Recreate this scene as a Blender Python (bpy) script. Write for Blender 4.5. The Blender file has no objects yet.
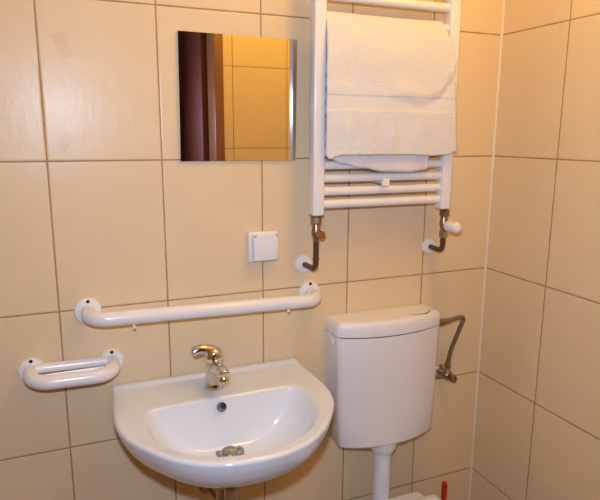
import bpy, bmesh, math, random
from mathutils import Vector, Matrix, noise

random.seed(4)
S = bpy.context.scene
C = S.collection
PI = math.pi

# ------------------------------------------------------------------ materials
def new_mat(name):
    m = bpy.data.materials.new(name); m.use_nodes = True
    nt = m.node_tree
    return m, nt, nt.nodes['Principled BSDF']

def pmat(name, col, rough=0.4, metal=0.0, bump=None, coat=0.0, var=0.0, sheen=0.0):
    m, nt, b = new_mat(name)
    b.inputs['Base Color'].default_value = (*col, 1)
    b.inputs['Roughness'].default_value = rough
    b.inputs['Metallic'].default_value = metal
    b.inputs['Coat Weight'].default_value = coat
    b.inputs['Coat Roughness'].default_value = 0.05
    if sheen: b.inputs['Sheen Weight'].default_value = sheen
    tc = nt.nodes.new('ShaderNodeTexCoord')
    if var:
        n = nt.nodes.new('ShaderNodeTexNoise'); n.inputs['Scale'].default_value = 14
        n.inputs['Detail'].default_value = 3
        nt.links.new(tc.outputs['Object'], n.inputs['Vector'])
        mx = nt.nodes.new('ShaderNodeMixRGB'); mx.blend_type = 'MIX'
        mx.inputs[1].default_value = (*[c*(1-var) for c in col], 1)
        mx.inputs[2].default_value = (*[min(1, c*(1+var)) for c in col], 1)
        nt.links.new(n.outputs['Fac'], mx.inputs[0]); nt.links.new(mx.outputs[0], b.inputs['Base Color'])
    if bump:
        sc, st = bump
        n2 = nt.nodes.new('ShaderNodeTexNoise'); n2.inputs['Scale'].default_value = sc
        n2.inputs['Detail'].default_value = 4
        nt.links.new(tc.outputs['Object'], n2.inputs['Vector'])
        bp = nt.nodes.new('ShaderNodeBump'); bp.inputs['Strength'].default_value = st
        bp.inputs['Distance'].default_value = 0.002
        nt.links.new(n2.outputs['Fac'], bp.inputs['Height'])
        nt.links.new(bp.outputs['Normal'], b.inputs['Normal'])
    return m

TW, TH, ZOFF = 0.252, 0.34874, 0.00978
def tile_mat(name, ax, u0, flecks=False, tint=(0.80, 0.605, 0.375)):
    """glossy beige wall tile, 25 x 35 cm, brown grout; ax = horizontal axis (0 X, 1 Y)"""
    m, nt, b = new_mat(name)
    N, L = nt.nodes, nt.links
    tc = N.new('ShaderNodeTexCoord'); sp = N.new('ShaderNodeSeparateXYZ')
    L.new(tc.outputs['Object'], sp.inputs[0])
    def math_(op, a, b_=None, c_=None, clamp=False):
        n = N.new('ShaderNodeMath'); n.operation = op; n.use_clamp = clamp
        for i, v in enumerate((a, b_, c_)):
            if v is None: continue
            if isinstance(v, (int, float)): n.inputs[i].default_value = v
            else: L.new(v, n.inputs[i])
        return n.outputs[0]
    wob = N.new('ShaderNodeTexNoise'); wob.inputs['Scale'].default_value = 25
    L.new(tc.outputs['Object'], wob.inputs['Vector'])
    w = math_('MULTIPLY', math_('SUBTRACT', wob.outputs['Fac'], 0.5), 0.0016)
    def dist(coord, off, size):
        p = math_('DIVIDE', math_('SUBTRACT', coord, off), size)
        fr = math_('FRACT', math_('ADD', p, 100.5))
        return math_('MULTIPLY', math_('ABSOLUTE', math_('SUBTRACT', fr, 0.5)), size)
    du = dist(sp.outputs[ax], u0, TW); dv = dist(sp.outputs[2], ZOFF, TH)
    d = math_('ADD', math_('MINIMUM', du, dv), w)
    def ramp(v, lo, hi):
        n = N.new('ShaderNodeMapRange'); n.interpolation_type = 'SMOOTHSTEP'
        L.new(v, n.inputs['Value']); n.inputs['From Min'].default_value = lo; n.inputs['From Max'].default_value = hi
        return n.outputs['Result']
    tile = ramp(d, 0.0011, 0.0025)              # 0 in the joint, 1 on the glaze
    edge = ramp(d, 0.0009, 0.0055)
    # mottled glaze
    n1 = N.new('ShaderNodeTexNoise'); n1.inputs['Scale'].default_value = 9; n1.inputs['Detail'].default_value = 5
    L.new(tc.outputs['Object'], n1.inputs['Vector'])
    c1 = N.new('ShaderNodeMixRGB'); L.new(n1.outputs['Fac'], c1.inputs[0])
    c1.inputs[1].default_value = (tint[0]*0.96, tint[1]*0.95, tint[2]*0.92, 1)
    c1.inputs[2].default_value = (min(1, tint[0]*1.03), tint[1]*1.04, tint[2]*1.07, 1)
    col = c1.outputs[0]
    if flecks:
        for (fx, fz, ang, hw, hh, fc) in ((-0.455, 1.653, 0.36, 0.0135, 0.026, (0.66, 0.47, 0.25)),
                                          (-0.464, 1.447, -0.62, 0.0125, 0.0185, (0.62, 0.45, 0.29))):
            a = math_('SUBTRACT', sp.outputs[0], fx); z = math_('SUBTRACT', sp.outputs[2], fz)
            ca, sa = math.cos(ang), math.sin(ang)
            p = math_('ADD', math_('MULTIPLY', a, ca), math_('MULTIPLY', z, sa))
            q = math_('ADD', math_('MULTIPLY', a, -sa), math_('MULTIPLY', z, ca))
            e = math_('MAXIMUM', math_('SUBTRACT', math_('ABSOLUTE', p), hw), math_('SUBTRACT', math_('ABSOLUTE', q), hh))
            mk = math_('SUBTRACT', 1.0, ramp(e, -0.004, 0.003))
            mx = N.new('ShaderNodeMixRGB'); L.new(math_('MULTIPLY', mk, 0.42), mx.inputs[0])
            L.new(col, mx.inputs[1]); mx.inputs[2].default_value = (*fc, 1); col = mx.outputs[0]
    g = N.new('ShaderNodeMixRGB'); L.new(tile, g.inputs[0])
    g.inputs[1].default_value = (0.40, 0.235, 0.12, 1); L.new(col, g.inputs[2])
    L.new(g.outputs[0], b.inputs['Base Color'])
    r = N.new('ShaderNodeMapRange'); L.new(tile, r.inputs['Value'])
    r.inputs['To Min'].default_value = 0.8; r.inputs['To Max'].default_value = TILE_ROUGH
    L.new(r.outputs['Result'], b.inputs['Roughness'])
    b.inputs['Specular IOR Level'].default_value = 0.2
    # relief: pillowed edge and brushed, slightly uneven glaze
    n2 = N.new('ShaderNodeTexNoise'); n2.inputs['Scale'].default_value = 38; n2.inputs['Detail'].default_value = 3
    mp = N.new('ShaderNodeMapping'); mp.inputs['Rotation'].default_value = (0.3, 0.6, 0.2); mp.inputs['Scale'].default_value = (1, 1, 0.45)
    L.new(tc.outputs['Object'], mp.inputs['Vector']); L.new(mp.outputs[0], n2.inputs['Vector'])
    n3 = N.new('ShaderNodeTexNoise'); n3.inputs['Scale'].default_value = 170; n3.inputs['Detail'].default_value = 2; n3.inputs['Distortion'].default_value = 1.5
    L.new(mp.outputs[0], n3.inputs['Vector'])
    hgt = math_('ADD', math_('MULTIPLY', edge, 0.0012), math_('ADD', math_('MULTIPLY', n2.outputs['Fac'], 0.0009), math_('MULTIPLY', n3.outputs['Fac'], 0.00030)))
    bp = N.new('ShaderNodeBump'); bp.inputs['Strength'].default_value = 0.55; bp.inputs['Distance'].default_value = 1.0
    L.new(hgt, bp.inputs['Height']); L.new(bp.outputs['Normal'], b.inputs['Normal'])
    return m

TILE_ROUGH = 0.29
M = {}
M['tile_back'] = tile_mat('beige_tile_back', 0, 0.0, True)
M['tile_right'] = tile_mat('beige_tile_right', 1, -0.2462)
M['tile_left'] = tile_mat('beige_tile_left', 1, -0.2462)
M['tile_front'] = tile_mat('beige_tile_front', 0, 0.239)
M['floor'] = tile_mat('floor_tile', 0, 0.0, tint=(0.60, 0.40, 0.24))
M['plaster'] = pmat('ceiling_paint', (0.82, 0.78, 0.70), 0.9, bump=(60, 0.1))
M['hall'] = pmat('hall_paint', (0.28, 0.20, 0.13), 0.9, bump=(60, 0.1))
M['hallfloor'] = pmat('hall_floor', (0.25, 0.13, 0.07), 0.5, var=0.2)
M['caulk'] = pmat('white_caulk', (0.84, 0.73, 0.58), 0.5, bump=(80, 0.3))
M['ceramic'] = pmat('white_glazed_ceramic', (0.77, 0.785, 0.825), 0.10, coat=0.5)
M['plastic'] = pmat('white_plastic', (0.84, 0.80, 0.79), 0.28)
M['pvc'] = pmat('white_pvc', (0.77, 0.785, 0.83), 0.3)
M['enamel'] = pmat('white_enamel', (0.85, 0.80, 0.775), 0.24)
M['barpaint'] = pmat('white_coated_tube', (0.85, 0.805, 0.785), 0.2)
M['traycoat'] = pmat('cream_ribbed_tray', (0.82, 0.68, 0.52), 0.25)
M['chrome'] = pmat('chrome', (0.72, 0.73, 0.75), 0.08, 1.0)
M['steel'] = pmat('dull_steel', (0.50, 0.45, 0.40), 0.28, 1.0)
M['bronze'] = pmat('tarnished_brass', (0.36, 0.25, 0.15), 0.35, 1.0, var=0.25)
M['copper'] = pmat('copper_cap', (0.52, 0.27, 0.12), 0.35, 0.9, var=0.15)
M['brownpipe'] = pmat('brown_painted_pipe', (0.085, 0.042, 0.022), 0.4, var=0.25)
M['dark'] = pmat('dark_gap', (0.015, 0.012, 0.01), 0.7)
M['screw'] = pmat('black_screw', (0.02, 0.018, 0.017), 0.35, 0.5)
M['red'] = pmat('red_plastic', (0.55, 0.02, 0.015), 0.3)
M['wood'] = pmat('dark_red_brown_wood', (0.105, 0.013, 0.003), 0.6, var=0.3)
M['woodframe'] = pmat('brown_wood_frame', (0.22, 0.075, 0.028), 0.35, var=0.25)
M['drain_metal'] = pmat('worn_drain_metal', (0.33, 0.30, 0.28), 0.42, 0.9)
M['grey_hole'] = pmat('grey_overflow_tube', (0.16, 0.17, 0.18), 0.35)
M['rubber'] = pmat('grey_rubber', (0.3, 0.3, 0.3), 0.6)

def hose_mat():
    m, nt, b = new_mat('braided_hose')
    b.inputs['Metallic'].default_value = 0.9; b.inputs['Roughness'].default_value = 0.35
    tc = nt.nodes.new('ShaderNodeTexCoord')
    v = nt.nodes.new('ShaderNodeTexVoronoi'); v.inputs['Scale'].default_value = 500
    nt.links.new(tc.outputs['Object'], v.inputs['Vector'])
    cr = nt.nodes.new('ShaderNodeValToRGB')
    cr.color_ramp.elements[0].color = (0.42, 0.36, 0.30, 1); cr.color_ramp.elements[1].color = (0.16, 0.12, 0.09, 1)
    nt.links.new(v.outputs['Distance'], cr.inputs['Fac']); nt.links.new(cr.outputs['Color'], b.inputs['Base Color'])
    bp = nt.nodes.new('ShaderNodeBump'); bp.inputs['Strength'].default_value = 0.6; bp.inputs['Distance'].default_value = 0.001
    nt.links.new(v.outputs['Distance'], bp.inputs['Height']); nt.links.new(bp.outputs['Normal'], b.inputs['Normal'])
    return m
M['hose'] = hose_mat()

def terry_mat():
    m, nt, b = new_mat('white_terry_cloth')
    b.inputs['Base Color'].default_value = (0.75, 0.71, 0.69, 1)
    b.inputs['Roughness'].default_value = 0.95; b.inputs['Sheen Weight'].default_value = 0.25
    tc = nt.nodes.new('ShaderNodeTexCoord')
    n = nt.nodes.new('ShaderNodeTexNoise'); n.inputs['Scale'].default_value = 210; n.inputs['Detail'].default_value = 4
    nt.links.new(tc.outputs['Object'], n.inputs['Vector'])
    sp = nt.nodes.new('ShaderNodeSeparateXYZ'); nt.links.new(tc.outputs['Object'], sp.inputs[0])
    # smooth woven border between the two loops fields
    a = nt.nodes.new('ShaderNodeMath'); a.operation = 'SUBTRACT'; nt.links.new(sp.outputs[2], a.inputs[0]); a.inputs[1].default_value = 1.5435
    ab = nt.nodes.new('ShaderNodeMath'); ab.operation = 'ABSOLUTE'; nt.links.new(a.outputs[0], ab.inputs[0])
    mr = nt.nodes.new('ShaderNodeMapRange'); nt.links.new(ab.outputs[0], mr.inputs['Value'])
    mr.inputs['From Min'].default_value = 0.0165; mr.inputs['From Max'].default_value = 0.0195
    mr.inputs['To Min'].default_value = 0.12; mr.inputs['To Max'].default_value = 1.0
    mu = nt.nodes.new('ShaderNodeMath'); mu.operation = 'MULTIPLY'
    nt.links.new(n.outputs['Fac'], mu.inputs[0]); nt.links.new(mr.outputs['Result'], mu.inputs[1])
    bp = nt.nodes.new('ShaderNodeBump'); bp.inputs['Strength'].default_value = 0.6; bp.inputs['Distance'].default_value = 0.004
    nt.links.new(mu.outputs[0], bp.inputs['Height']); nt.links.new(bp.outputs['Normal'], b.inputs['Normal'])
    return m
M['terry'] = terry_mat()

def mirror_mat():
    m, nt, b = new_mat('mirror_glass')
    b.inputs['Base Color'].default_value = (0.90, 0.90, 0.88, 1)
    b.inputs['Metallic'].default_value = 1.0; b.inputs['Roughness'].default_value = 0.0
    return m
M['mirror'] = mirror_mat()

# ------------------------------------------------------------------ helpers
def obj(name, bm, m, parent=None, smooth=True, angle=40):
    me = bpy.data.meshes.new(name)
    bmesh.ops.recalc_face_normals(bm, faces=bm.faces)
    bm.to_mesh(me); bm.free()
    o = bpy.data.objects.new(name, me); C.objects.link(o)
    me.materials.append(M[m] if isinstance(m, str) else m)
    if smooth:
        for p in me.polygons: p.use_smooth = True
        try: me.set_sharp_from_angle(angle=math.radians(angle))
        except Exception: pass
    if parent is not None:
        o.parent = parent
        o.matrix_parent_inverse = Matrix.Translation(-parent.location)
    return o

def thing(name, label, cat, loc, group=None):
    o = bpy.data.objects.new(name, None); C.objects.link(o)
    o.location = loc; o.empty_display_size = 0.05
    o['label'] = label; o['category'] = cat
    if group: o['group'] = group
    return o

def tag(o, label, cat, group=None):
    o['label'] = label; o['category'] = cat
    if group: o['group'] = group
    return o

def struct(name, bm, m, parent=None, smooth=False):
    o = obj(name, bm, m, parent, smooth)
    if parent is None: o['kind'] = 'structure'
    return o

def B(): return bmesh.new()

def box(bm, lo, hi, bev=0.0, seg=3):
    lo, hi = Vector(lo), Vector(hi)
    t = bmesh.new()
    bmesh.ops.create_cube(t, size=1)
    for v in t.verts:
        v.co = Vector(((lo.x+hi.x)/2+v.co.x*(hi.x-lo.x), (lo.y+hi.y)/2+v.co.y*(hi.y-lo.y), (lo.z+hi.z)/2+v.co.z*(hi.z-lo.z)))
    if bev: bmesh.ops.bevel(t, geom=list(t.edges), offset=bev, segments=seg, profile=0.5, affect='EDGES')
    merge(bm, t); return bm

def merge(bm, t):
    me = bpy.data.meshes.new('tmp'); t.to_mesh(me); t.free(); bm.from_mesh(me); bpy.data.meshes.remove(me)

def bend(pts, r, n=8):
    """polyline with rounded corners"""
    pts = [Vector(p) for p in pts]
    rs = r if isinstance(r, (list, tuple)) else [r]*(len(pts)-2)
    out = [pts[0]]
    for i in range(1, len(pts)-1):
        a, b, c = pts[i-1], pts[i], pts[i+1]
        u, v = (a-b).normalized(), (c-b).normalized()
        rr = rs[i-1]
        p0, p2 = b+u*rr, b+v*rr
        # circular fillet by slerp-like quadratic with adjusted handle
        for k in range(n+1):
            t = k/n
            w = 1/math.sqrt(2)
            A = (1-t)**2; Bq = 2*t*(1-t)*w; Cq = t*t
            out.append((p0*A+b*Bq+p2*Cq)/(A+Bq+Cq))
    out.append(pts[-1])
    return out

def tube(bm, path, r, n=20, cap=True, round_end=False, sx=1.0):
    path = [Vector(p) for p in path]
    rads = r if isinstance(r, (list, tuple)) else [r]*len(path)
    tang = []
    for i in range(len(path)):
        a = path[max(0, i-1)]; b = path[min(len(path)-1, i+1)]
        tang.append((b-a).normalized())
    ref = Vector((0, 0, 1)) if abs(tang[0].z) < 0.9 else Vector((1, 0, 0))
    nrm = (ref - tang[0]*ref.dot(tang[0])).normalized()
    rings = []
    for i, p in enumerate(path):
        if i:
            nrm = (nrm - tang[i]*nrm.dot(tang[i])).normalized()
        bi = tang[i].cross(nrm)
        rings.append([bm.verts.new(p + (nrm*math.cos(2*PI*k/n) + bi*math.sin(2*PI*k/n)*sx)*rads[i]) for k in range(n)])
    for a, b in zip(rings, rings[1:]):
        for k in range(n): bm.faces.new((a[k], a[(k+1) % n], b[(k+1) % n], b[k]))
    if cap:
        for ring, p in ((rings[0], 0), (rings[-1], -1)):
            bm.faces.new(ring)
    return bm

def lathe(bm, prof, origin, axis, n=32, close=True):
    """prof: list of (radius, distance along axis)"""
    ax = Vector(axis).normalized(); o = Vector(origin)
    ref = Vector((0, 0, 1)) if abs(ax.z) < 0.9 else Vector((1, 0, 0))
    u = (ref-ax*ref.dot(ax)).normalized(); v = ax.cross(u)
    rings = []
    for r, h in prof:
        if r < 1e-6: rings.append([bm.verts.new(o+ax*h)])
        else: rings.append([bm.verts.new(o+ax*h+(u*math.cos(2*PI*k/n)+v*math.sin(2*PI*k/n))*r) for k in range(n)])
    for a, b in zip(rings, rings[1:]):
        for k in range(n):
            q = [a[k % len(a)], a[(k+1) % len(a)], b[(k+1) % len(b)], b[k % len(b)]]
            q2 = []
            for x in q:
                if x not in q2: q2.append(x)
            if len(q2) > 2: bm.faces.new(q2)
    if close:
        for ring in (rings[0], rings[-1]):
            if len(ring) > 2: bm.faces.new(ring)
    return bm

def loft(bm, rings, cap0=True, cap1=True):
    R = [[bm.verts.new(p) for p in ring] for ring in rings]
    n = len(R[0])
    for a, b in zip(R, R[1:]):
        for k in range(n): bm.faces.new((a[k], a[(k+1) % n], b[(k+1) % n], b[k]))
    if cap0: bm.faces.new(R[0])
    if cap1: bm.faces.new(R[-1])
    return R

def catmull(vals, per=5):
    """interpolate a list of tuples"""
    out = []
    n = len(vals)
    for i in range(n-1):
        p0, p1, p2, p3 = vals[max(0, i-1)], vals[i], vals[i+1], vals[min(n-1, i+2)]
        for k in range(per):
            t = k/per
            out.append(tuple(0.5*((2*b)+(-a+c)*t+(2*a-5*b+4*c-d)*t*t+(-a+3*b-3*c+d)*t**3) for a, b, c, d in zip(p0, p1, p2, p3)))
    out.append(vals[-1])
    return out

# ------------------------------------------------------------------ room shell
XR, XL, YF, HC = 0.742, -1.80, -1.10, 2.45
b = B(); box(b, (XL-0.1, 0, 0), (XR+0.1, 0.1, HC)); struct('wall_back', b, 'tile_back')
b = B(); box(b, (XR, YF-0.1, 0), (XR+0.1, 0, HC)); struct('wall_right', b, 'tile_right')
b = B(); box(b, (XL-0.1, YF-0.1, 0), (XL, 0, HC)); struct('wall_left', b, 'tile_left')
DX0, DX1, DH = -0.68, 0.180, 2.03
b = B()
box(b, (DX1, YF-0.1, 0), (XR, YF, HC)); box(b, (XL, YF-0.1, 0), (DX0, YF, HC)); box(b, (DX0, YF-0.1, DH), (DX1, YF, HC))
struct('wall_front', b, 'tile_front')
b = B(); box(b, (XL-0.1, -2.7, -0.08), (XR+0.6, 0.1, 0.0)); struct('floor', b, 'floor')
b = B(); box(b, (XL-0.1, YF-0.1, HC), (XR+0.1, 0.1, HC+0.08)); struct('ceiling', b, 'plaster')
# hall behind the doorway, where the camera stands
b = B(); box(b, (XL-0.1, -2.8, 0), (XR+0.6, -2.7, HC)); struct('wall_hall', b, 'hall')
b = B(); box(b, (XL-0.1, -2.7, HC), (XR+0.6, YF-0.1, HC+0.08)); struct('ceiling_hall', b, 'plaster')
# white silicone joint in the corner
b = B(); tube(b, [(XR-0.001, -0.001, 0.0), (XR-0.001, -0.001, HC)], 0.0038, 10); struct('trim_1', b, 'caulk', smooth=True)
# door: frame fixed in the wall, leaf folded out into the hall
dr = bpy.data.objects.new('door_1', None); C.objects.link(dr); dr.location = (DX1, YF, 0); dr['kind'] = 'structure'
b = B(); box(b, (DX1-0.026, YF-0.11, 0), (DX1+0.015, YF+0.016, DH-0.04), 0.004, 2)
box(b, (DX0-0.015, YF-0.11, 0), (DX0+0.045, YF+0.016, DH-0.04), 0.004, 2)
box(b, (DX0-0.015, YF-0.11, DH-0.045), (DX1+0.015, YF+0.016, DH+0.015), 0.004, 2)
obj('door_frame', b, 'woodframe', dr)
b = B(); box(b, (DX1-0.052, YF-0.95, 0.01), (DX1-0.012, YF-0.115, DH-0.05), 0.003, 2); obj('door_leaf', b, 'wood', dr)
b = B(); tube(b, bend([(DX1-0.052, YF-0.89, 1.02), (DX1-0.10, YF-0.89, 1.02), (DX1-0.10, YF-0.78, 1.02)], 0.015), 0.008, 14); obj('door_handle', b, 'steel', dr)

# ------------------------------------------------------------------ mirror
mt = thing('mirror', 'frameless square wall mirror reflecting a brown door and yellow tiles', 'mirror', (-0.058, 0, 1.403))
b = B()
mq = [(-0.2085, 1.4015), (0.0900, 1.4000), (0.0935, 1.6990), (-0.2045, 1.7000)]
vs0 = [b.verts.new((x, -0.0062, z)) for x, z in mq]; vs1 = [b.verts.new((x, -0.0012, z)) for x, z in mq]
b.faces.new(vs0); b.faces.new(list(reversed(vs1)))
for k in range(4): b.faces.new((vs0[k], vs0[(k+1) % 4], vs1[(k+1) % 4], vs1[k]))
obj('mirror_glass', b, 'mirror', mt, smooth=False)
b = B(); box(b, (-0.2035, -0.0013, 1.406), (0.088, 0.0, 1.695)); obj('backing', b, 'rubber', mt, smooth=False)

# ------------------------------------------------------------------ light switch (surface box with raised cover)
sw = thing('light_switch', 'square white switch box with raised cover on the tiles under the mirror', 'switch', (0.002, 0, 1.137))
b = B(); box(b, (-0.0430, -0.016, 1.1390), (0.0370, 0.0, 1.2190), 0.004, 3); obj('switch_box', b, 'plastic', sw)
b = B(); box(b, (-0.0345, -0.034, 1.1450), (0.0320, -0.014, 1.2140), 0.0035, 3); obj('switch_cover', b, 'plastic', sw)
for sx in (-0.0300, 0.0275):
    b = B(); lathe(b, [(0.0022, 0), (0.0022, 0.0012), (0, 0.0014)], (sx, -0.0338, 1.2100), (0, -1, 0), 12); obj('screw', b, 'bronze', sw)

# ------------------------------------------------------------------ towel radiator
rad = thing('towel_radiator', 'white ladder towel radiator on the wall with a towel hung over it', 'radiator', (0.32, 0, 1.262))
XU0, XU1, YB = 0.1205, 0.5100, -0.072
for xu in (XU0, XU1):
    b = B(); box(b, (xu-0.0158, -0.091, 1.263), (xu+0.0158, -0.057, 2.02), 0.005, 4); obj('upright', b, 'enamel', rad)
bars = [1.2905, 1.3235, 1.3570, 1.3900, 1.4235, 1.4570, 1.5270, 1.5600, 1.5930, 1.6260, 1.7420, 1.7940, 1.8270, 1.8600, 1.9350, 1.9680]
for z in bars:
    b = B(); tube(b, [(XU0+0.01, YB, z), (XU1-0.01, YB, z)], 0.0112, 20); obj('crossbar', b, 'enamel', rad)
for (bx, bz) in ((0.3115, 1.344), (0.3155, 1.985)):
    b = B()
    box(b, (bx-0.010, -0.098, bz-0.011), (bx+0.010, -0.084, bz+0.011), 0.003, 2)
    tube(b, [(bx, -0.086, bz), (bx, 0.0, bz)], 0.006, 12)
    obj('wall_bracket', b, 'enamel', rad)

def valve(label, xu, xw, zw, thermo, r_ros):
    v = thing('radiator_valve', label, 'valve', (xw, 0, zw), 'valves under the towel radiator')
    z0 = 1.2632
    # union nut (hexagonal) and body
    b = B(); lathe(b, [(0.0095, 0), (0.0095, 0.003), (0.0152, 0.005), (0.0152, 0.020), (0.0110, 0.023)], (xu, YB, z0), (0, 0, -1), 8 if not thermo else 6)
    obj('union_nut', b, 'bronze', v, angle=30)
    b = B(); lathe(b, [(0.0085, 0.022), (0.0105, 0.032), (0.0122, 0.042), (0.0122, 0.050), (0.0085, 0.058), (0.0085, 0.068)], (xu, YB, z0), (0, 0, -1), 20)
    obj('valve_body', b, 'bronze', v)
    if thermo:
        b = B(); lathe(b, [(0.0130, 0), (0.0130, 0.014), (0.0085, 0.018)], (xu, YB, z0-0.066), (0, 0, -1), 6); obj('lower_nut', b, 'steel', v, angle=30)
        b = B(); lathe(b, [(0.008, 0), (0.008, 0.012)], (xu, YB-0.008, z0-0.047), (0, -1, 0), 20); obj('valve_neck', b, 'bronze', v)
        # ribbed white thermostat knob pointing into the room
        b = B(); prof = [(0.0135, 0.0), (0.0155, 0.003), (0.0155, 0.036), (0.0145, 0.043), (0.0105, 0.048), (0, 0.0495)]
        n = 40
        rings = []
        for r, h in prof:
            ring = []
            for k in range(n):
                rr = r*(0.955 if (k % 4 in (0,) and 0.002 < h < 0.044) else 1.0)
                a = 2*PI*k/n
                ring.append(Vector((xu+rr*math.cos(a), YB-0.018-h, z0-0.047+rr*math.sin(a))))
            rings.append(ring)
        rings[-1] = [Vector((xu+0.0008*math.cos(2*PI*k/n), YB-0.018-0.0495, z0-0.047+0.0008*math.sin(2*PI*k/n))) for k in range(n)]
        loft(b, rings); kn = obj('thermostat_knob', b, 'plastic', v, angle=25); kn['label'] = 'ribbed white knob'
    else:
        b = B(); lathe(b, [(0.0085, 0), (0.0098, 0.004), (0.0098, 0.020), (0.0085, 0.022), (0, 0.0222)], (xu+0.003, YB-0.006, z0-0.048), (0.15, -1, 0), 20); obj('valve_cap', b, 'copper', v)
    # brown pipe turning back into the wall
    b = B(); zt = z0-0.066 if not thermo else z0-0.080
    tube(b, bend([(xu, YB, zt), (xu, YB, zw-0.001), (xw, 0.0, zw)], 0.020, 10), 0.0074, 16)
    obj('pipe', b, 'brownpipe', v)
    b = B(); lathe(b, [(0.0092, 0), (0.0092, 0.0025), (0.0080, 0.003)], (xu, YB, zw+0.026), (0, 0, 1), 16); obj('elbow_collar', b, 'brownpipe', v)
    b = B(); lathe(b, [(r_ros, 0.0), (r_ros, 0.003), (r_ros*0.9, 0.007), (r_ros*0.5, 0.010), (0.0085, 0.011)], (xw, 0, zw), (0, -1, 0), 32)
    obj('wall_rosette', b, 'plastic', v)
valve('brown pipe valve with copper cap and white wall disc under the left radiator leg', XU0+0.001, 0.1155, 1.1205, False, 0.0250)
valve('brown pipe valve with ribbed white knob under the right radiator leg', 0.5190, 0.5215, 1.1415, True, 0.0225)

# ------------------------------------------------------------------ towel
def lerp_tab(tab, x):
    if x <= tab[0][0]: return tab[0][1]
    for (a, fa), (c, fc) in zip(tab, tab[1:]):
        if x <= c:
            t = (x-a)/(c-a); t = t*t*(3-2*t)
            return fa+(fc-fa)*t
    return tab[-1][1]
def towel():
    bm = B()
    NU, = (96,)
    zf = [(0, 1.406), (0.06, 1.413), (0.10, 1.4165), (0.6, 1.4165), (0.80, 1.4125), (0.93, 1.415), (1, 1.424)]
    zb = [(0, 1.407), (0.12, 1.394), (0.30, 1.383), (0.56, 1.3715), (0.80, 1.3690), (1, 1.3755)]
    bar_z, rr = 1.742, 0.0150
    cols = []
    for i in range(NU+1):
        u = i/NU
        col = []
        # back flap, in front of the lower bars
        xb = 0.1455+u*(0.437-0.147)
        zb0 = lerp_tab(zb, u)
        nb = 34
        for k in range(nb):
            t = k/nb
            z = zb0+(1.665-zb0)*t
            col.append(Vector((xb+(0.141+u*(0.470-0.141)-xb)*t, -0.0968-0.0012*math.sin(u*9+t*3), z)))
        # under, behind and over the bar
        xt = 0.1365+u*(0.474-0.1365)
        for k in range(7):
            t = (k+1)/8
            tt = t*t*(3-2*t)
            col.append(Vector((xt, -0.0968+(YB+rr+0.0968)*tt, 1.665+(bar_z-1.665)*t)))
        for k in range(13):
            a = PI*k/12
            col.append(Vector((xt, YB+rr*math.cos(a), bar_z+rr*math.sin(a)-0.002*math.sin(u*PI)*(1 if 2 < k < 10 else 0))))
        # front
        zf0 = lerp_tab(zf, u)
        nf = 110
        for k in range(1, nf+1):
            t = k/nf
            z = bar_z+(zf0-bar_z)*t
            xl = 0.1345-0.0045*min(1, t*3)+(0.008 if t > 0.97 else 0)*((t-0.97)/0.03)
            xr = lerp_tab([(0, 0.474), (0.05, 0.485), (0.13, 0.497), (0.30, 0.503), (0.5, 0.506), (0.8, 0.512), (1, 0.519)], t)
            x = xl+(xr-xl)*u
            y = YB-rr-(0.022*(1-math.exp(-t*7)))
            # folds
            low = min(1, max(0, (1.53-z)/0.05))
            for cx, w, am in ((0.185, 0.013, 0.004), (0.245, 0.016, 0.0042), (0.312, 0.014, 0.003), (0.40, 0.022, 0.003)):
                y -= am*low*math.exp(-((x-cx-0.1*(1.5-z)*0.3)/w)**2)
            # sagging crease that sweeps up to the right edge
            zc = lerp_tab([(0.29, 1.562), (0.34, 1.556), (0.40, 1.545), (0.45, 1.563), (0.49, 1.606), (0.51, 1.655)], x)
            wgt = min(1, max(0, (x-0.29)/0.06))
            dz = z-zc
            y -= wgt*(0.0042*math.exp(-((dz-0.018)/0.020)**2)-0.0026*math.exp(-((dz+0.008)/0.014)**2))
            # flat border band
            if abs(z-1.5435) < 0.0175: y += 0.0008
            nv = Vector((x*30, z*30, 1.3))
            y -= 0.0034*noise.noise(nv*0.55)
            if abs(z-1.5435) > 0.019: y -= 0.0016*noise.noise(Vector((x*300, z*300, 4.1)))
            col.append(Vector((x, min(y, -0.1035) if t > 0.25 else y, z)))
        cols.append([bm.verts.new(p) for p in col])
    for a, c in zip(cols, cols[1:]):
        for k in range(len(a)-1): bm.faces.new((a[k], c[k], c[k+1], a[k+1]))
    o = obj('towel', bm, 'terry', None, True, 80)
    sm = o.modifiers.new('thick', 'SOLIDIFY'); sm.thickness = 0.0045; sm.offset = 0
    return o
tag(towel(), 'white terry towel folded over the towel radiator', 'towel')

# ------------------------------------------------------------------ grab bar
gb = thing('grab_bar', 'long white wall grab bar above the washbasin', 'grab bar', (-0.155, 0, 1.05))
GX0, GX1, GZ0, GZ1 = -0.441, 0.134, 1.0515, 1.0395
b = B(); tube(b, bend([(GX0, 0.0, GZ0), (GX0, -0.076, GZ0-0.002), (GX1, -0.076, GZ1-0.002), (GX1, 0.0, GZ1)], 0.042, 14), 0.0172, 28); obj('bar_tube', b, 'barpaint', gb)
for gx, gz in ((GX0, GZ0), (GX1, GZ1)):
    b = B(); lathe(b, [(0.0315, 0), (0.0315, 0.003), (0.0295, 0.0065), (0.024, 0.008), (0.0165, 0.0085)], (gx, 0, gz), (0, -1, 0), 40); obj('flange', b, 'barpaint', gb)
    b = B(); lathe(b, [(0.0042, 0), (0.0042, 0.0012), (0.003, 0.002), (0, 0.0021)], (gx+0.001, -0.0076, gz+0.0245), (0, -1, 0), 14); obj('screw', b, 'screw', gb)
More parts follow.
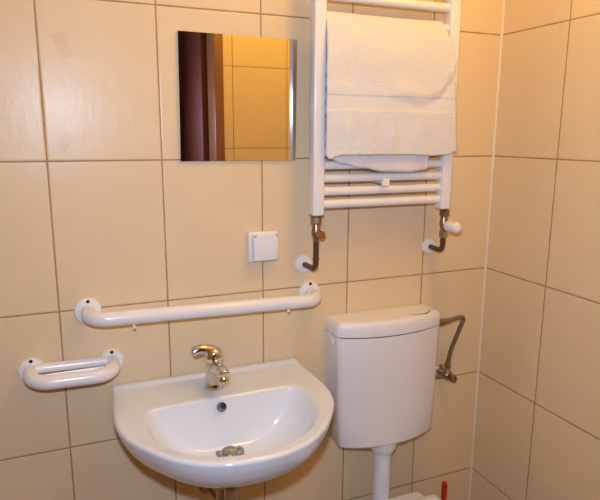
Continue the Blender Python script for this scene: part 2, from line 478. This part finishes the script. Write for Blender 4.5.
for px_, pz in ((-0.347, 1.036), (0.040, 1.031)):
    b = B(); lathe(b, [(0.0035, 0), (0.0028, 0.006), (0.0025, 0.011), (0.004, 0.013), (0.004, 0.016), (0.002, 0.018), (0, 0.0182)], (px_, -0.076, pz), (0.25, -0.1, -1), 12); obj('peg', b, 'barpaint', gb)

# ------------------------------------------------------------------ soap rack (short looped bar with tray)
sr = thing('soap_rack', 'short white looped wall rail with tray left of the washbasin', 'soap rack', (-0.487, 0, 0.922))
SX0, SX1, ZL, ZR = -0.574, -0.3945, 0.923, 0.9195
SZ = (ZL+ZR)/2
b = B(); tube(b, bend([(SX0, 0.0, ZL), (SX0, -0.082, ZL-0.004), (SX1, -0.082, ZR-0.004), (SX1, 0.0, ZR)], [0.046, 0.046], 14), 0.0165, 28); obj('front_tube', b, 'barpaint', sr)
b = B(); tube(b, [(SX0+0.01, -0.020, ZL+0.0075), (SX1-0.01, -0.020, ZR+0.0075)], 0.0118, 20); obj('rear_tube', b, 'barpaint', sr)
b = B(); box(b, (SX0+0.010, -0.074, SZ-0.010), (SX1-0.010, -0.018, SZ-0.004), 0.002, 2)
for k in range(6):
    yy = -0.033-k*0.0065
    tube(b, [(SX0+0.02, yy, SZ-0.0035), (SX1-0.02, yy, SZ-0.0035)], 0.0016, 8)
obj('tray', b, 'traycoat', sr)
for gx, gz in ((SX0, ZL), (SX1, ZR)):
    b = B(); lathe(b, [(0.0290, 0), (0.0290, 0.003), (0.0275, 0.0065), (0.023, 0.008), (0.0165, 0.0085)], (gx, 0, gz), (0, -1, 0), 40); obj('flange', b, 'barpaint', sr)
    b = B(); lathe(b, [(0.0042, 0), (0.0042, 0.0012), (0.003, 0.002), (0, 0.0021)], (gx+0.001, -0.0074, gz+0.0228), (0, -1, 0), 14); obj('screw', b, 'screw', sr)

# ------------------------------------------------------------------ washbasin
CX = -0.1535
wb = thing('washbasin', 'white ceramic washbasin with rounded front on the wall under the grab bar', 'washbasin', (CX, 0, 0.853))
half_out = [(0.0, -0.446), (0.045, -0.4425), (0.090, -0.430), (0.130, -0.409), (0.170, -0.374), (0.205, -0.327), (0.232, -0.282), (0.247, -0.240), (0.2545, -0.195), (0.2550, -0.150), (0.2515, -0.085), (0.2450, 0.0)]
half_in = [(0.0, -0.414), (0.045, -0.410), (0.090, -0.396), (0.130, -0.370), (0.160, -0.335), (0.181, -0.297), (0.191, -0.256), (0.194, -0.220), (0.188, -0.185), (0.175, -0.164), (0.155, -0.157), (0.12, -0.155), (0.06, -0.154), (0.0, -0.154)]
def polar(half, cy, closed_back):
    h = catmull(half, 6)
    pts = [(x, y) for x, y in h]
    if closed_back: pts += [(x, 0.0) for x in (0.2, 0.15, 0.1, 0.05, 0.0)]
    pa = []
    for x, y in pts:
        a = math.atan2(x, -(y-cy))     # 0 at front, PI at back
        pa.append((a, math.hypot(x, y-cy)))
    pa.sort()
    def f(a):
        a = abs(a)
        if a <= pa[0][0]: return pa[0][1]
        for (a0, r0), (a1, r1) in zip(pa, pa[1:]):
            if a <= a1:
                t = (a-a0)/max(1e-9, a1-a0)
                # straight chord between samples
                x0, y0 = r0*math.sin(a0), r0*math.cos(a0); x1, y1 = r1*math.sin(a1), r1*math.cos(a1)
                den = math.sin(a)*(y1-y0)-math.cos(a)*(x1-x0)
                if abs(den) > 1e-9: return (x0*(y1-y0)-y0*(x1-x0))/den
                return r0+(r1-r0)*t
        return pa[-1][1]
    return f
CYB = -0.225
fo, fi = polar(half_out, CYB, True), polar(half_in, CYB, False)
corner = math.atan2(0.2450, CYB)
corner = math.atan2(0.2450, -(0-CYB))
NA = 160
angs = sorted(set([round(-PI+2*PI*k/NA, 6) for k in range(NA)] + [round(s*(corner+e), 6) for s in (-1, 1) for e in (-0.02, 0, 0.02)]))
def ring(f, s, z, cy=CYB, dx=0.0, off=0.0, ymax=0.0):
    out = []
    for a in angs:
        r = f(a)*s+off
        x, y = r*math.sin(a), cy-r*math.cos(a)
        zz = z(x, y) if callable(z) else z
        out.append(Vector((CX+x+dx, min(y, ymax), zz)))
    return out
b = B()
rings = []
# outside from the waste up to the rim
under = catmull([(0.13, 0.696, -0.20), (0.30, 0.703, -0.20), (0.50, 0.719, -0.205), (0.68, 0.742, -0.212), (0.82, 0.768, -0.22), (0.915, 0.793, -0.224), (0.970, 0.817, -0.225), (0.992, 0.832, -0.225), (1.0, 0.842, -0.225)], 4)
for s, z, cy in under: rings.append(ring(fo, s, z, cy))
def deck(x, y):      # raised strip along the wall, rim falling a little to the bowl
    t = min(1, max(0, (y+0.026)/0.008)); return 0.8485+0.0065*t*t*(3-2*t)
for off, dz in ((-0.0015, -0.0025), (-0.0045, -0.0006), (-0.009, 0.0)):
    rings.append(ring(fo, 1.0, (lambda x, y, d=dz: deck(x, y)+d), CYB, 0, off))
def mix_ring(t, dz):
    out = []
    for a in angs:
        r = (fo(a)-0.009)*(1-t)+(fi(a)+0.004)*t
        x, y = r*math.sin(a), CYB-r*math.cos(a)
        out.append(Vector((CX+x, min(y, -0.0), deck(x, y)+dz)))
    return out
for t in (0.03, 0.06, 0.09, 0.12, 0.16, 0.22, 0.32, 0.45, 0.6, 0.75, 0.88, 0.95): rings.append(mix_ring(t, -0.0012*t))
rings.append(mix_ring(1.0, -0.0022))
inner = catmull([(1.0, 0.8425, -0.225), (0.965, 0.832, -0.225), (0.915, 0.813, -0.226), (0.84, 0.789, -0.227), (0.74, 0.767, -0.226), (0.60, 0.7485, -0.223), (0.44, 0.7375, -0.219), (0.26, 0.732, -0.215), (0.145, 0.730, -0.212)], 5)
for s, z, cy in inner: rings.append(ring(fi, s, z, cy))
loft(b, rings, True, True)
obj('basin_bowl', b, 'ceramic', wb, True, 55)
# overflow hole in the back slope, drain in the bottom
b = B(); on = Vector((0.0, -0.82, 0.57)).normalized(); oc = Vector((CX-0.0085, -0.1625, 0.826))
lathe(b, [(0.0142, -0.003), (0.0142, 0.0004), (0.0130, 0.0010), (0.0124, 0.0004), (0.0120, -0.0004)], oc, on, 28, close=False); obj('overflow_ring', b, 'ceramic', wb)
b = B(); lathe(b, [(0.0122, 0.0004), (0, 0.0004)], oc, on, 28, close=False); obj('overflow_hole', b, 'grey_hole', wb)
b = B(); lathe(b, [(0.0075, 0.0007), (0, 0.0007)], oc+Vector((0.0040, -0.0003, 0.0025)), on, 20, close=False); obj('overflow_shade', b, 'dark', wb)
DC = Vector((CX-0.002, -0.207, 0.7305))
b = B(); lathe(b, [(0.033, -0.002), (0.0335, 0.0015), (0.031, 0.0032), (0.023, 0.0022), (0.0225, -0.001), (0.0, -0.001)], DC, (0, 0, 1), 36); dr_ = obj('drain_ring', b, 'drain_metal', wb); dr_['label'] = 'dull metal drain ring'
b = B(); lathe(b, [(0.0, 0.0065), (0.013, 0.0060), (0.0195, 0.0045), (0.0205, 0.0030), (0.006, 0.0022), (0.006, -0.001)], DC, (0.0, -0.06, 1), 32); obj('drain_plug', b, 'drain_metal', dr_)
b = B(); lathe(b, [(0.0222, -0.0006), (0, -0.0006)], DC, (0, 0, 1), 30, close=False); obj('drain_hole', b, 'dark', wb)

# ------------------------------------------------------------------ tap
TX, TY, TZ = -0.1605, -0.0890, 0.8490
tp = thing('basin_tap', 'chrome single lever mixer tap standing on the washbasin deck', 'tap', (TX, TY, TZ))
b = B(); lathe(b, [(0.0250, 0.0), (0.0250, 0.004), (0.0232, 0.008), (0.0222, 0.020), (0.0215, 0.045), (0.0210, 0.060), (0.0205, 0.066)], (TX, TY, TZ), (0, 0, 1), 36); obj('tap_body', b, 'chrome', tp)
b = B()
sp = catmull([(TX, TY-0.004, TZ+0.044), (TX+0.001, TY-0.034, TZ+0.058), (TX+0.002, TY-0.062, TZ+0.067), (TX+0.002, TY-0.084, TZ+0.068), (TX+0.002, TY-0.096, TZ+0.063)], 5)
nn = len(sp); tube(b, sp, [0.0165-0.0022*min(1, i/nn*1.5) for i in range(nn-2)]+[0.0125, 0.0085], 24)
obj('spout', b, 'chrome', tp)
b = B(); lathe(b, [(0.011, -0.004), (0.0135, 0.002), (0.0135, 0.011), (0.0115, 0.012), (0.0, 0.0115)], (TX+0.002, TY-0.086, TZ+0.060), (0, -0.30, -1), 24); obj('aerator', b, 'chrome', tp)
b = B(); lathe(b, [(0.0205, 0.066), (0.0222, 0.069), (0.0228, 0.077), (0.0218, 0.088), (0.0180, 0.097), (0.010, 0.102), (0, 0.103)], (TX, TY, TZ), (0.0, 0, 1), 36); obj('lever_cap', b, 'chrome', tp)
b = B()
lv = catmull([(TX+0.006, TY, TZ+0.088), (TX-0.012, TY-0.001, TZ+0.098), (TX-0.032, TY-0.002, TZ+0.101), (TX-0.046, TY-0.002, TZ+0.0985), (TX-0.053, TY-0.002, TZ+0.0955)], 6)
nn = len(lv); rr = [0.0140-0.0022*(i/nn) for i in range(nn)]; rr[-1] *= 0.35; rr[-2] *= 0.72; rr[-3] *= 0.9
tube(b, lv, rr, 22); obj('lever', b, 'chrome', tp)
b = B(); lathe(b, [(0.0036, 0), (0.0036, 0.0022), (0, 0.0024)], (TX-0.006, TY-0.0215, TZ+0.080), (-0.25, -1, 0.15), 14); obj('grub_screw', b, 'dark', tp)

# ------------------------------------------------------------------ trap and supply under the basin
b = B(); tube(b, bend([(CX, -0.20, 0.64), (CX, -0.20, 0.50), (CX, -0.12, 0.50), (CX, -0.12, 0.585), (CX, 0.0, 0.585)], [0.038, 0.038, 0.03], 8), 0.016, 20); tr = obj('drain_trap', b, 'steel', wb); tr['label'] = 'dull metal drain trap'
b = B(); lathe(b, [(0.032, 0.0), (0.032, 0.008), (0.024, 0.014), (0.020, 0.030), (0.020, 0.040)], (CX, -0.20, 0.699), (0, 0, -1), 28); obj('waste_flange', b, 'steel', tr)
b = B(); lathe(b, [(0.026, 0), (0.026, 0.02), (0.022, 0.026)], (CX, -0.20, 0.662), (0, 0, -1), 8); obj('slip_nut', b, 'bronze', tr, angle=30)
b = B(); lathe(b, [(0.032, 0), (0.032, 0.003), (0.02, 0.009), (0.0165, 0.01)], (CX, 0, 0.585), (0, -1, 0), 28); obj('wall_rosette', b, 'steel', tr)
av = thing('angle_valve', 'small dark angle valve with flexible hose below the washbasin', 'valve', (-0.190, 0, 0.562))
b = B(); tube(b, [(-0.190, 0, 0.562), (-0.190, -0.055, 0.562)], 0.010, 16); lathe(b, [(0.024, 0), (0.024, 0.003), (0.012, 0.008)], (-0.190, 0, 0.562), (0, -1, 0), 24); obj('valve_body', b, 'bronze', av)
b = B(); lathe(b, [(0.007, 0), (0.007, 0.012), (0.0135, 0.014), (0.0135, 0.032), (0, 0.033)], (-0.190, -0.05, 0.562), (0, -1, 0), 8); obj('valve_handle', b, 'bronze', av, angle=30)
b = B(); hp = catmull([(-0.186, -0.045, 0.562), (-0.176, -0.058, 0.552), (-0.165, -0.074, 0.535), (-0.160, -0.086, 0.540), (-0.159, -0.089, 0.575), (-0.1600, -0.089, 0.64), (TX, TY, 0.706)], 8); tube(b, hp, 0.0062, 14); obj('flexible_hose', b, 'hose', av)

# ------------------------------------------------------------------ cistern
QX = 0.3530
ct = CT = thing('toilet_cistern', 'white plastic bow-front toilet cistern on the wall under the radiator', 'cistern', (QX, 0, 0.60))
def cis_ring(hw, z, yb=-0.0005, yc=-0.083, bow=0.040, rc=0.020, inset=0.0):
    """plan outline: straight back and sides, bowed front, rounded corners"""
    pts = []
    hw -= inset; yb2 = yb-inset if inset else yb
    side = []
    nside = 8
    for k in range(nside+1):
        t = k/nside; side.append((hw, yb2+(yc+rc*0.6-yb2)*t))
    nfront = 36
    front = []
    for k in range(nfront+1):
        t = k/nfront; x = hw*(1-2*t)
        front.append((x, yc-bow*(1-(abs(x)/hw)**2.2)+inset))
    # corner rounding by blending
    full = side[:-1]
    def fil(p0, pc, p1):
        r = []
        for k in range(9):
            t = k/8
            r.append(((1-t)**2*p0[0]+2*t*(1-t)*pc[0]+t*t*p1[0], (1-t)**2*p0[1]+2*t*(1-t)*pc[1]+t*t*p1[1]))
        return r
    fx = hw-rc
    fy = yc-bow*(1-(fx/hw)**2.2)+inset
    right = fil((hw, yc+rc*0.6), (hw, yc-0.001+inset), (fx, fy))
    mid = []
    for k in range(1, nfront):
        x = fx*(1-2*k/nfront); mid.append((x, yc-bow*(1-(abs(x)/hw)**2.2)+inset))
    left = [(-x, y) for x, y in reversed(right)]
    pts = full+right+mid+left+[(-x, y) for x, y in reversed(full)]
    # taper off back corners
    return [Vector((QX+x, y, z)) for x, y in pts]
b = B()
rs = []
for hw, z, ins in ((0.147, 0.597, 0.010), (0.1510, 0.5975, 0.0035), (0.1542, 0.600, 0.001), (0.1558, 0.605, 0), (0.160, 0.68, 0), (0.1635, 0.77, 0), (0.1655, 0.86, 0), (0.167, 0.9256, 0), (0.1660, 0.9264, 0.0015)):
    rs.append(cis_ring(hw, z, inset=ins, bow=0.040 if z > 0.7 else 0.038))
loft(b, rs); obj('tank', b, 'plastic', ct, True, 50)
b = B(); loft(b, [cis_ring(0.1640, 0.925, inset=0.004), cis_ring(0.1640, 0.9325, inset=0.004)]); obj('lid_seam', b, 'dark', ct, True, 50)
b = B()
rs = []
for hw, z, ins in ((0.1668, 0.9298, 0.0015), (0.168, 0.9306, 0), (0.1683, 0.948, 0), (0.1678, 0.9585, 0.001), (0.1657, 0.9652, 0.003), (0.1612, 0.9692, 0.006), (0.152, 0.9712, 0.012), (0.125, 0.9723, 0.025), (0.08, 0.9728, 0.04)):
    rs.append(cis_ring(hw, z, inset=ins))
loft(b, rs); obj('lid', b, 'plastic', ct, True, 50)
b = B()
def ell(rx, ry, z, n=48): return [Vector((0.4420+rx*math.cos(2*PI*k/n), -0.0605+ry*math.sin(2*PI*k/n), z)) for k in range(n)]
loft(b, [ell(0.0440, 0.0360, 0.9665), ell(0.0440, 0.0360, 0.9726), ell(0.0434, 0.0354, 0.9730), ell(0.040, 0.032, 0.9731), ell(0.02, 0.018, 0.9730)]); obj('flush_button', b, 'plastic', ct)
b = B(); loft(b, [ell(0.0455, 0.0375, 0.965), ell(0.0455, 0.0375, 0.9724)]); obj('button_seam', b, 'dark', ct)
b = B(); lathe(b, [(0.0125, 0), (0.0125, 0.004), (0.010, 0.0055), (0, 0.0057)], (QX-0.1655, -0.042, 0.9075), (-1, 0, 0), 24); obj('side_cap', b, 'plastic', ct)
b = B(); PXC, PYC = 0.342, -0.075
lathe(b, [(0.040, 0.0), (0.040, 0.026), (0.037, 0.032), (0.0300, 0.042), (0.0290, 0.046), (0.0262, 0.047)], (PXC, PYC, 0.600), (0, 0, -1), 36); obj('pipe_collar', b, 'pvc', ct)
b = B(); tube(b, bend([(PXC, PYC, 0.575), (PXC, PYC, 0.36), (PXC, PYC-0.09, 0.36)], 0.03, 8), 0.0262, 32); obj('flush_pipe', b, 'pvc', ct)

ct.location.z -= 0.004
# ------------------------------------------------------------------ cistern supply: angle stop and braided hose
sv = thing('stop_valve', 'tarnished stop valve with braided hose on the wall right of the cistern', 'valve', (0.594, 0, 0.731))
VX, VZ = 0.594, 0.731
b = B(); lathe(b, [(0.026, 0), (0.026, 0.002), (0.020, 0.007), (0.012, 0.009)], (VX, 0, VZ), (0, -1, 0), 28); obj('wall_rosette', b, 'steel', sv)
b = B(); tube(b, [(VX, 0, VZ), (VX, -0.048, VZ)], 0.0115, 18)
lathe(b, [(0.0155, 0), (0.0165, 0.003), (0.0165, 0.016), (0.0150, 0.019)], (VX, -0.022, VZ), (0, -1, 0), 20)
tube(b, [(VX, -0.030, VZ), (VX, -0.030, VZ+0.026)], 0.0095, 16); obj('valve_body', b, 'steel', sv)
b = B(); lathe(b, [(0.006, 0), (0.006, 0.010), (0.0100, 0.011), (0.0115, 0.014), (0.0115, 0.024), (0.0100, 0.027), (0.004, 0.0272), (0.004, 0.022), (0, 0.022)], (VX, -0.040, VZ), (0.05, -1, 0), 10); obj('valve_handle', b, 'bronze', sv, angle=30)
b = B(); lathe(b, [(0.0100, 0), (0.0105, 0.002), (0.0105, 0.012), (0.0085, 0.014), (0.0075, 0.026)], (VX, -0.030, VZ+0.024), (0.02, -0.05, 1), 6); obj('hose_nut', b, 'bronze', sv, angle=30)
HZ = 0.921
b = B(); hp = catmull([(VX+0.001, -0.032, VZ+0.046), (VX+0.003, -0.036, VZ+0.080), (VX+0.012, -0.046, VZ+0.125), (VX+0.021, -0.057, VZ+0.172), (VX+0.025, -0.060, VZ+0.190), (VX+0.016, -0.060, VZ+0.1960), (VX-0.008, -0.060, VZ+0.194), (0.560, -0.060, HZ+0.001)], 7)
tube(b, hp, 0.0062, 16); obj('flexible_hose', b, 'hose', sv)
b = B(); lathe(b, [(0.011, 0.0), (0.011, 0.006), (0.0085, 0.008), (0.0085, 0.014), (0.0100, 0.015), (0.0100, 0.030), (0.0080, 0.032), (0.0078, 0.048)], (QX+0.167, -0.060, HZ-0.003), (1, 0, 0.08), 12); obj('inlet_fitting', b, 'bronze', sv, angle=30)

# ------------------------------------------------------------------ toilet
tl = thing('toilet', 'white toilet with closed lid below the cistern, only its rear in view', 'toilet', (QX-0.006, -0.30, 0))
tx = 0.340
def tring(hw_r, hw_f, yr, yf, z, n=28):
    """plan: straight rear edge, rounded front"""
    pts = []
    ym = yf+hw_f
    pts += [(hw_r-0.010, yr), (hw_r-0.003, yr-0.003), (hw_r, yr-0.010)]
    for k in range(1, 9):
        t = k/9; s = t*t*(3-2*t); pts.append((hw_r+(hw_f-hw_r)*s, yr-0.01+(ym-yr+0.01)*t))
    for k in range(n+1):
        a = PI*k/n; pts.append((hw_f*math.cos(a), ym-(hw_f*1.0)*math.sin(a)))
    left = [(-x, y) for x, y in reversed(pts[:11])]
    return [Vector((tx+x, y, z)) for x, y in pts+left]
b = B()
loft(b, [tring(0.10, 0.10, -0.13, -0.42, 0.0), tring(0.10, 0.10, -0.13, -0.42, 0.05), tring(0.092, 0.105, -0.12, -0.47, 0.18), tring(0.105, 0.145, -0.10, -0.56, 0.30), tring(0.122, 0.172, -0.091, -0.60, 0.375), tring(0.1265, 0.176, -0.089, -0.605, 0.392), tring(0.124, 0.174, -0.0915, -0.602, 0.398), tring(0.115, 0.165, -0.10, -0.59, 0.400)])
obj('toilet_bowl', b, 'ceramic', tl, True, 50)
b = B(); loft(b, [tring(0.118, 0.178, -0.176, -0.61, 0.4015), tring(0.122, 0.182, -0.173, -0.612, 0.405), tring(0.122, 0.182, -0.173, -0.612, 0.417), tring(0.119, 0.179, -0.176, -0.61, 0.4195)]); obj('seat', b, 'plastic', tl)
b = B(); loft(b, [tring(0.124, 0.182, -0.172, -0.612, 0.4200), tring(0.1275, 0.185, -0.169, -0.615, 0.424), tring(0.1275, 0.185, -0.169, -0.615, 0.436), tring(0.124, 0.182, -0.1725, -0.612, 0.4400), tring(0.110, 0.168, -0.19, -0.595, 0.4415)]); obj('seat_lid', b, 'plastic', tl)
for hx in (-0.075, 0.075):
    b = B(); tube(b, [(tx+hx-0.02, -0.163, 0.414), (tx+hx+0.02, -0.163, 0.414)], 0.012, 16); box(b, (tx+hx-0.012, -0.17, 0.399), (tx+hx+0.012, -0.152, 0.414), 0.002, 2); obj('hinge', b, 'plastic', tl)

# ------------------------------------------------------------------ toilet brush
BX, BY = 0.577, -0.072
tb = thing('toilet_brush', 'red handled toilet brush in the corner behind the toilet', 'brush', (BX, BY, 0))
b = B(); lathe(b, [(0.045, 0), (0.048, 0.004), (0.050, 0.12), (0.047, 0.125), (0.044, 0.12), (0.042, 0.01), (0, 0.009)], (BX, BY, 0), (0, 0, 1), 32); obj('holder', b, 'plastic', tb)
b = B(); hp = [(BX, BY, 0.10+0.30*k/16) for k in range(17)]
rr = [0.006]*8+[0.0065, 0.007, 0.0075, 0.008, 0.0085, 0.009, 0.0092, 0.0080, 0.0035]
hp[-1] = (BX, BY, 0.3915); hp[-2] = (BX, BY, 0.3875); hp[-3] = (BX, BY, 0.379)
tube(b, hp, rr, 18); obj('handle', b, 'red', tb)
b = B(); lathe(b, [(0.0038, 0), (0.0036, 0.0008), (0, 0.0009)], (BX-0.0005, BY-0.0088, 0.377), (-0.4, -1, 0.25), 14); obj('hang_hole', b, 'dark', tb)

# ------------------------------------------------------------------ camera
U = 0.252
cam_d = bpy.data.cameras.new('camera'); cam = bpy.data.objects.new('camera', cam_d); C.objects.link(cam); S.camera = cam
yaw, pitch, roll = 0.3938, -0.1984, 0.0048
cs, sn = math.cos, math.sin
fwd = Vector((sn(yaw)*cs(pitch), cs(yaw)*cs(pitch), sn(pitch))); right = Vector((cs(yaw), -sn(yaw), 0)); up = right.cross(fwd)
r2 = right*cs(roll)+up*sn(roll); u2 = up*cs(roll)-right*sn(roll)
loc = Vector((-1.8991*U, -5.5885*U, 1.056+1.6267*U))
cam.matrix_world = Matrix(((r2.x, u2.x, -fwd.x, loc.x), (r2.y, u2.y, -fwd.y, loc.y), (r2.z, u2.z, -fwd.z, loc.z), (0, 0, 0, 1)))
cam_d.sensor_fit = 'HORIZONTAL'; cam_d.sensor_width = 36.0; cam_d.lens = 574.1205*36.0/600.0
cam_d.clip_start = 0.02

# ------------------------------------------------------------------ light
def light(kind, name, loc_, energy, col, **kw):
    d = bpy.data.lights.new(name, kind); d.energy = energy; d.color = col
    for k, v in kw.items(): setattr(d, k, v)
    o = bpy.data.objects.new(name, d); C.objects.link(o); o.location = loc_
    return o
# the camera's own flash, just above the lens
fl = light('AREA', 'camera_flash', loc+Vector((0, 0.03, 0.105)), 10.0, (0.78, 0.98, 1.36), shape='DISK', size=0.05)
fl.rotation_euler = cam.matrix_world.to_euler()
# warm ceiling lamp, and a dim fill light added in the hall behind the camera
light('POINT', 'ceiling_bulb', (0.30, -0.63, 2.28), 10.8, (1.0, 0.63, 0.03), shadow_soft_size=0.12)
light('POINT', 'hall_fill', (-0.45, -1.75, 2.30), 1.3, (1.0, 0.75, 0.55), shadow_soft_size=0.12)

w = bpy.data.worlds.new('world'); S.world = w; w.use_nodes = True
w.node_tree.nodes['Background'].inputs[0].default_value = (1.0, 0.75, 0.5, 1); w.node_tree.nodes['Background'].inputs[1].default_value = 0.03
S.cycles.caustics_reflective = False; S.cycles.caustics_refractive = False
S.view_settings.view_transform = 'Standard'; S.view_settings.look = 'None'
S.view_settings.gamma = 1.0; S.view_settings.use_curve_mapping = False
S.view_settings.exposure = 0.04
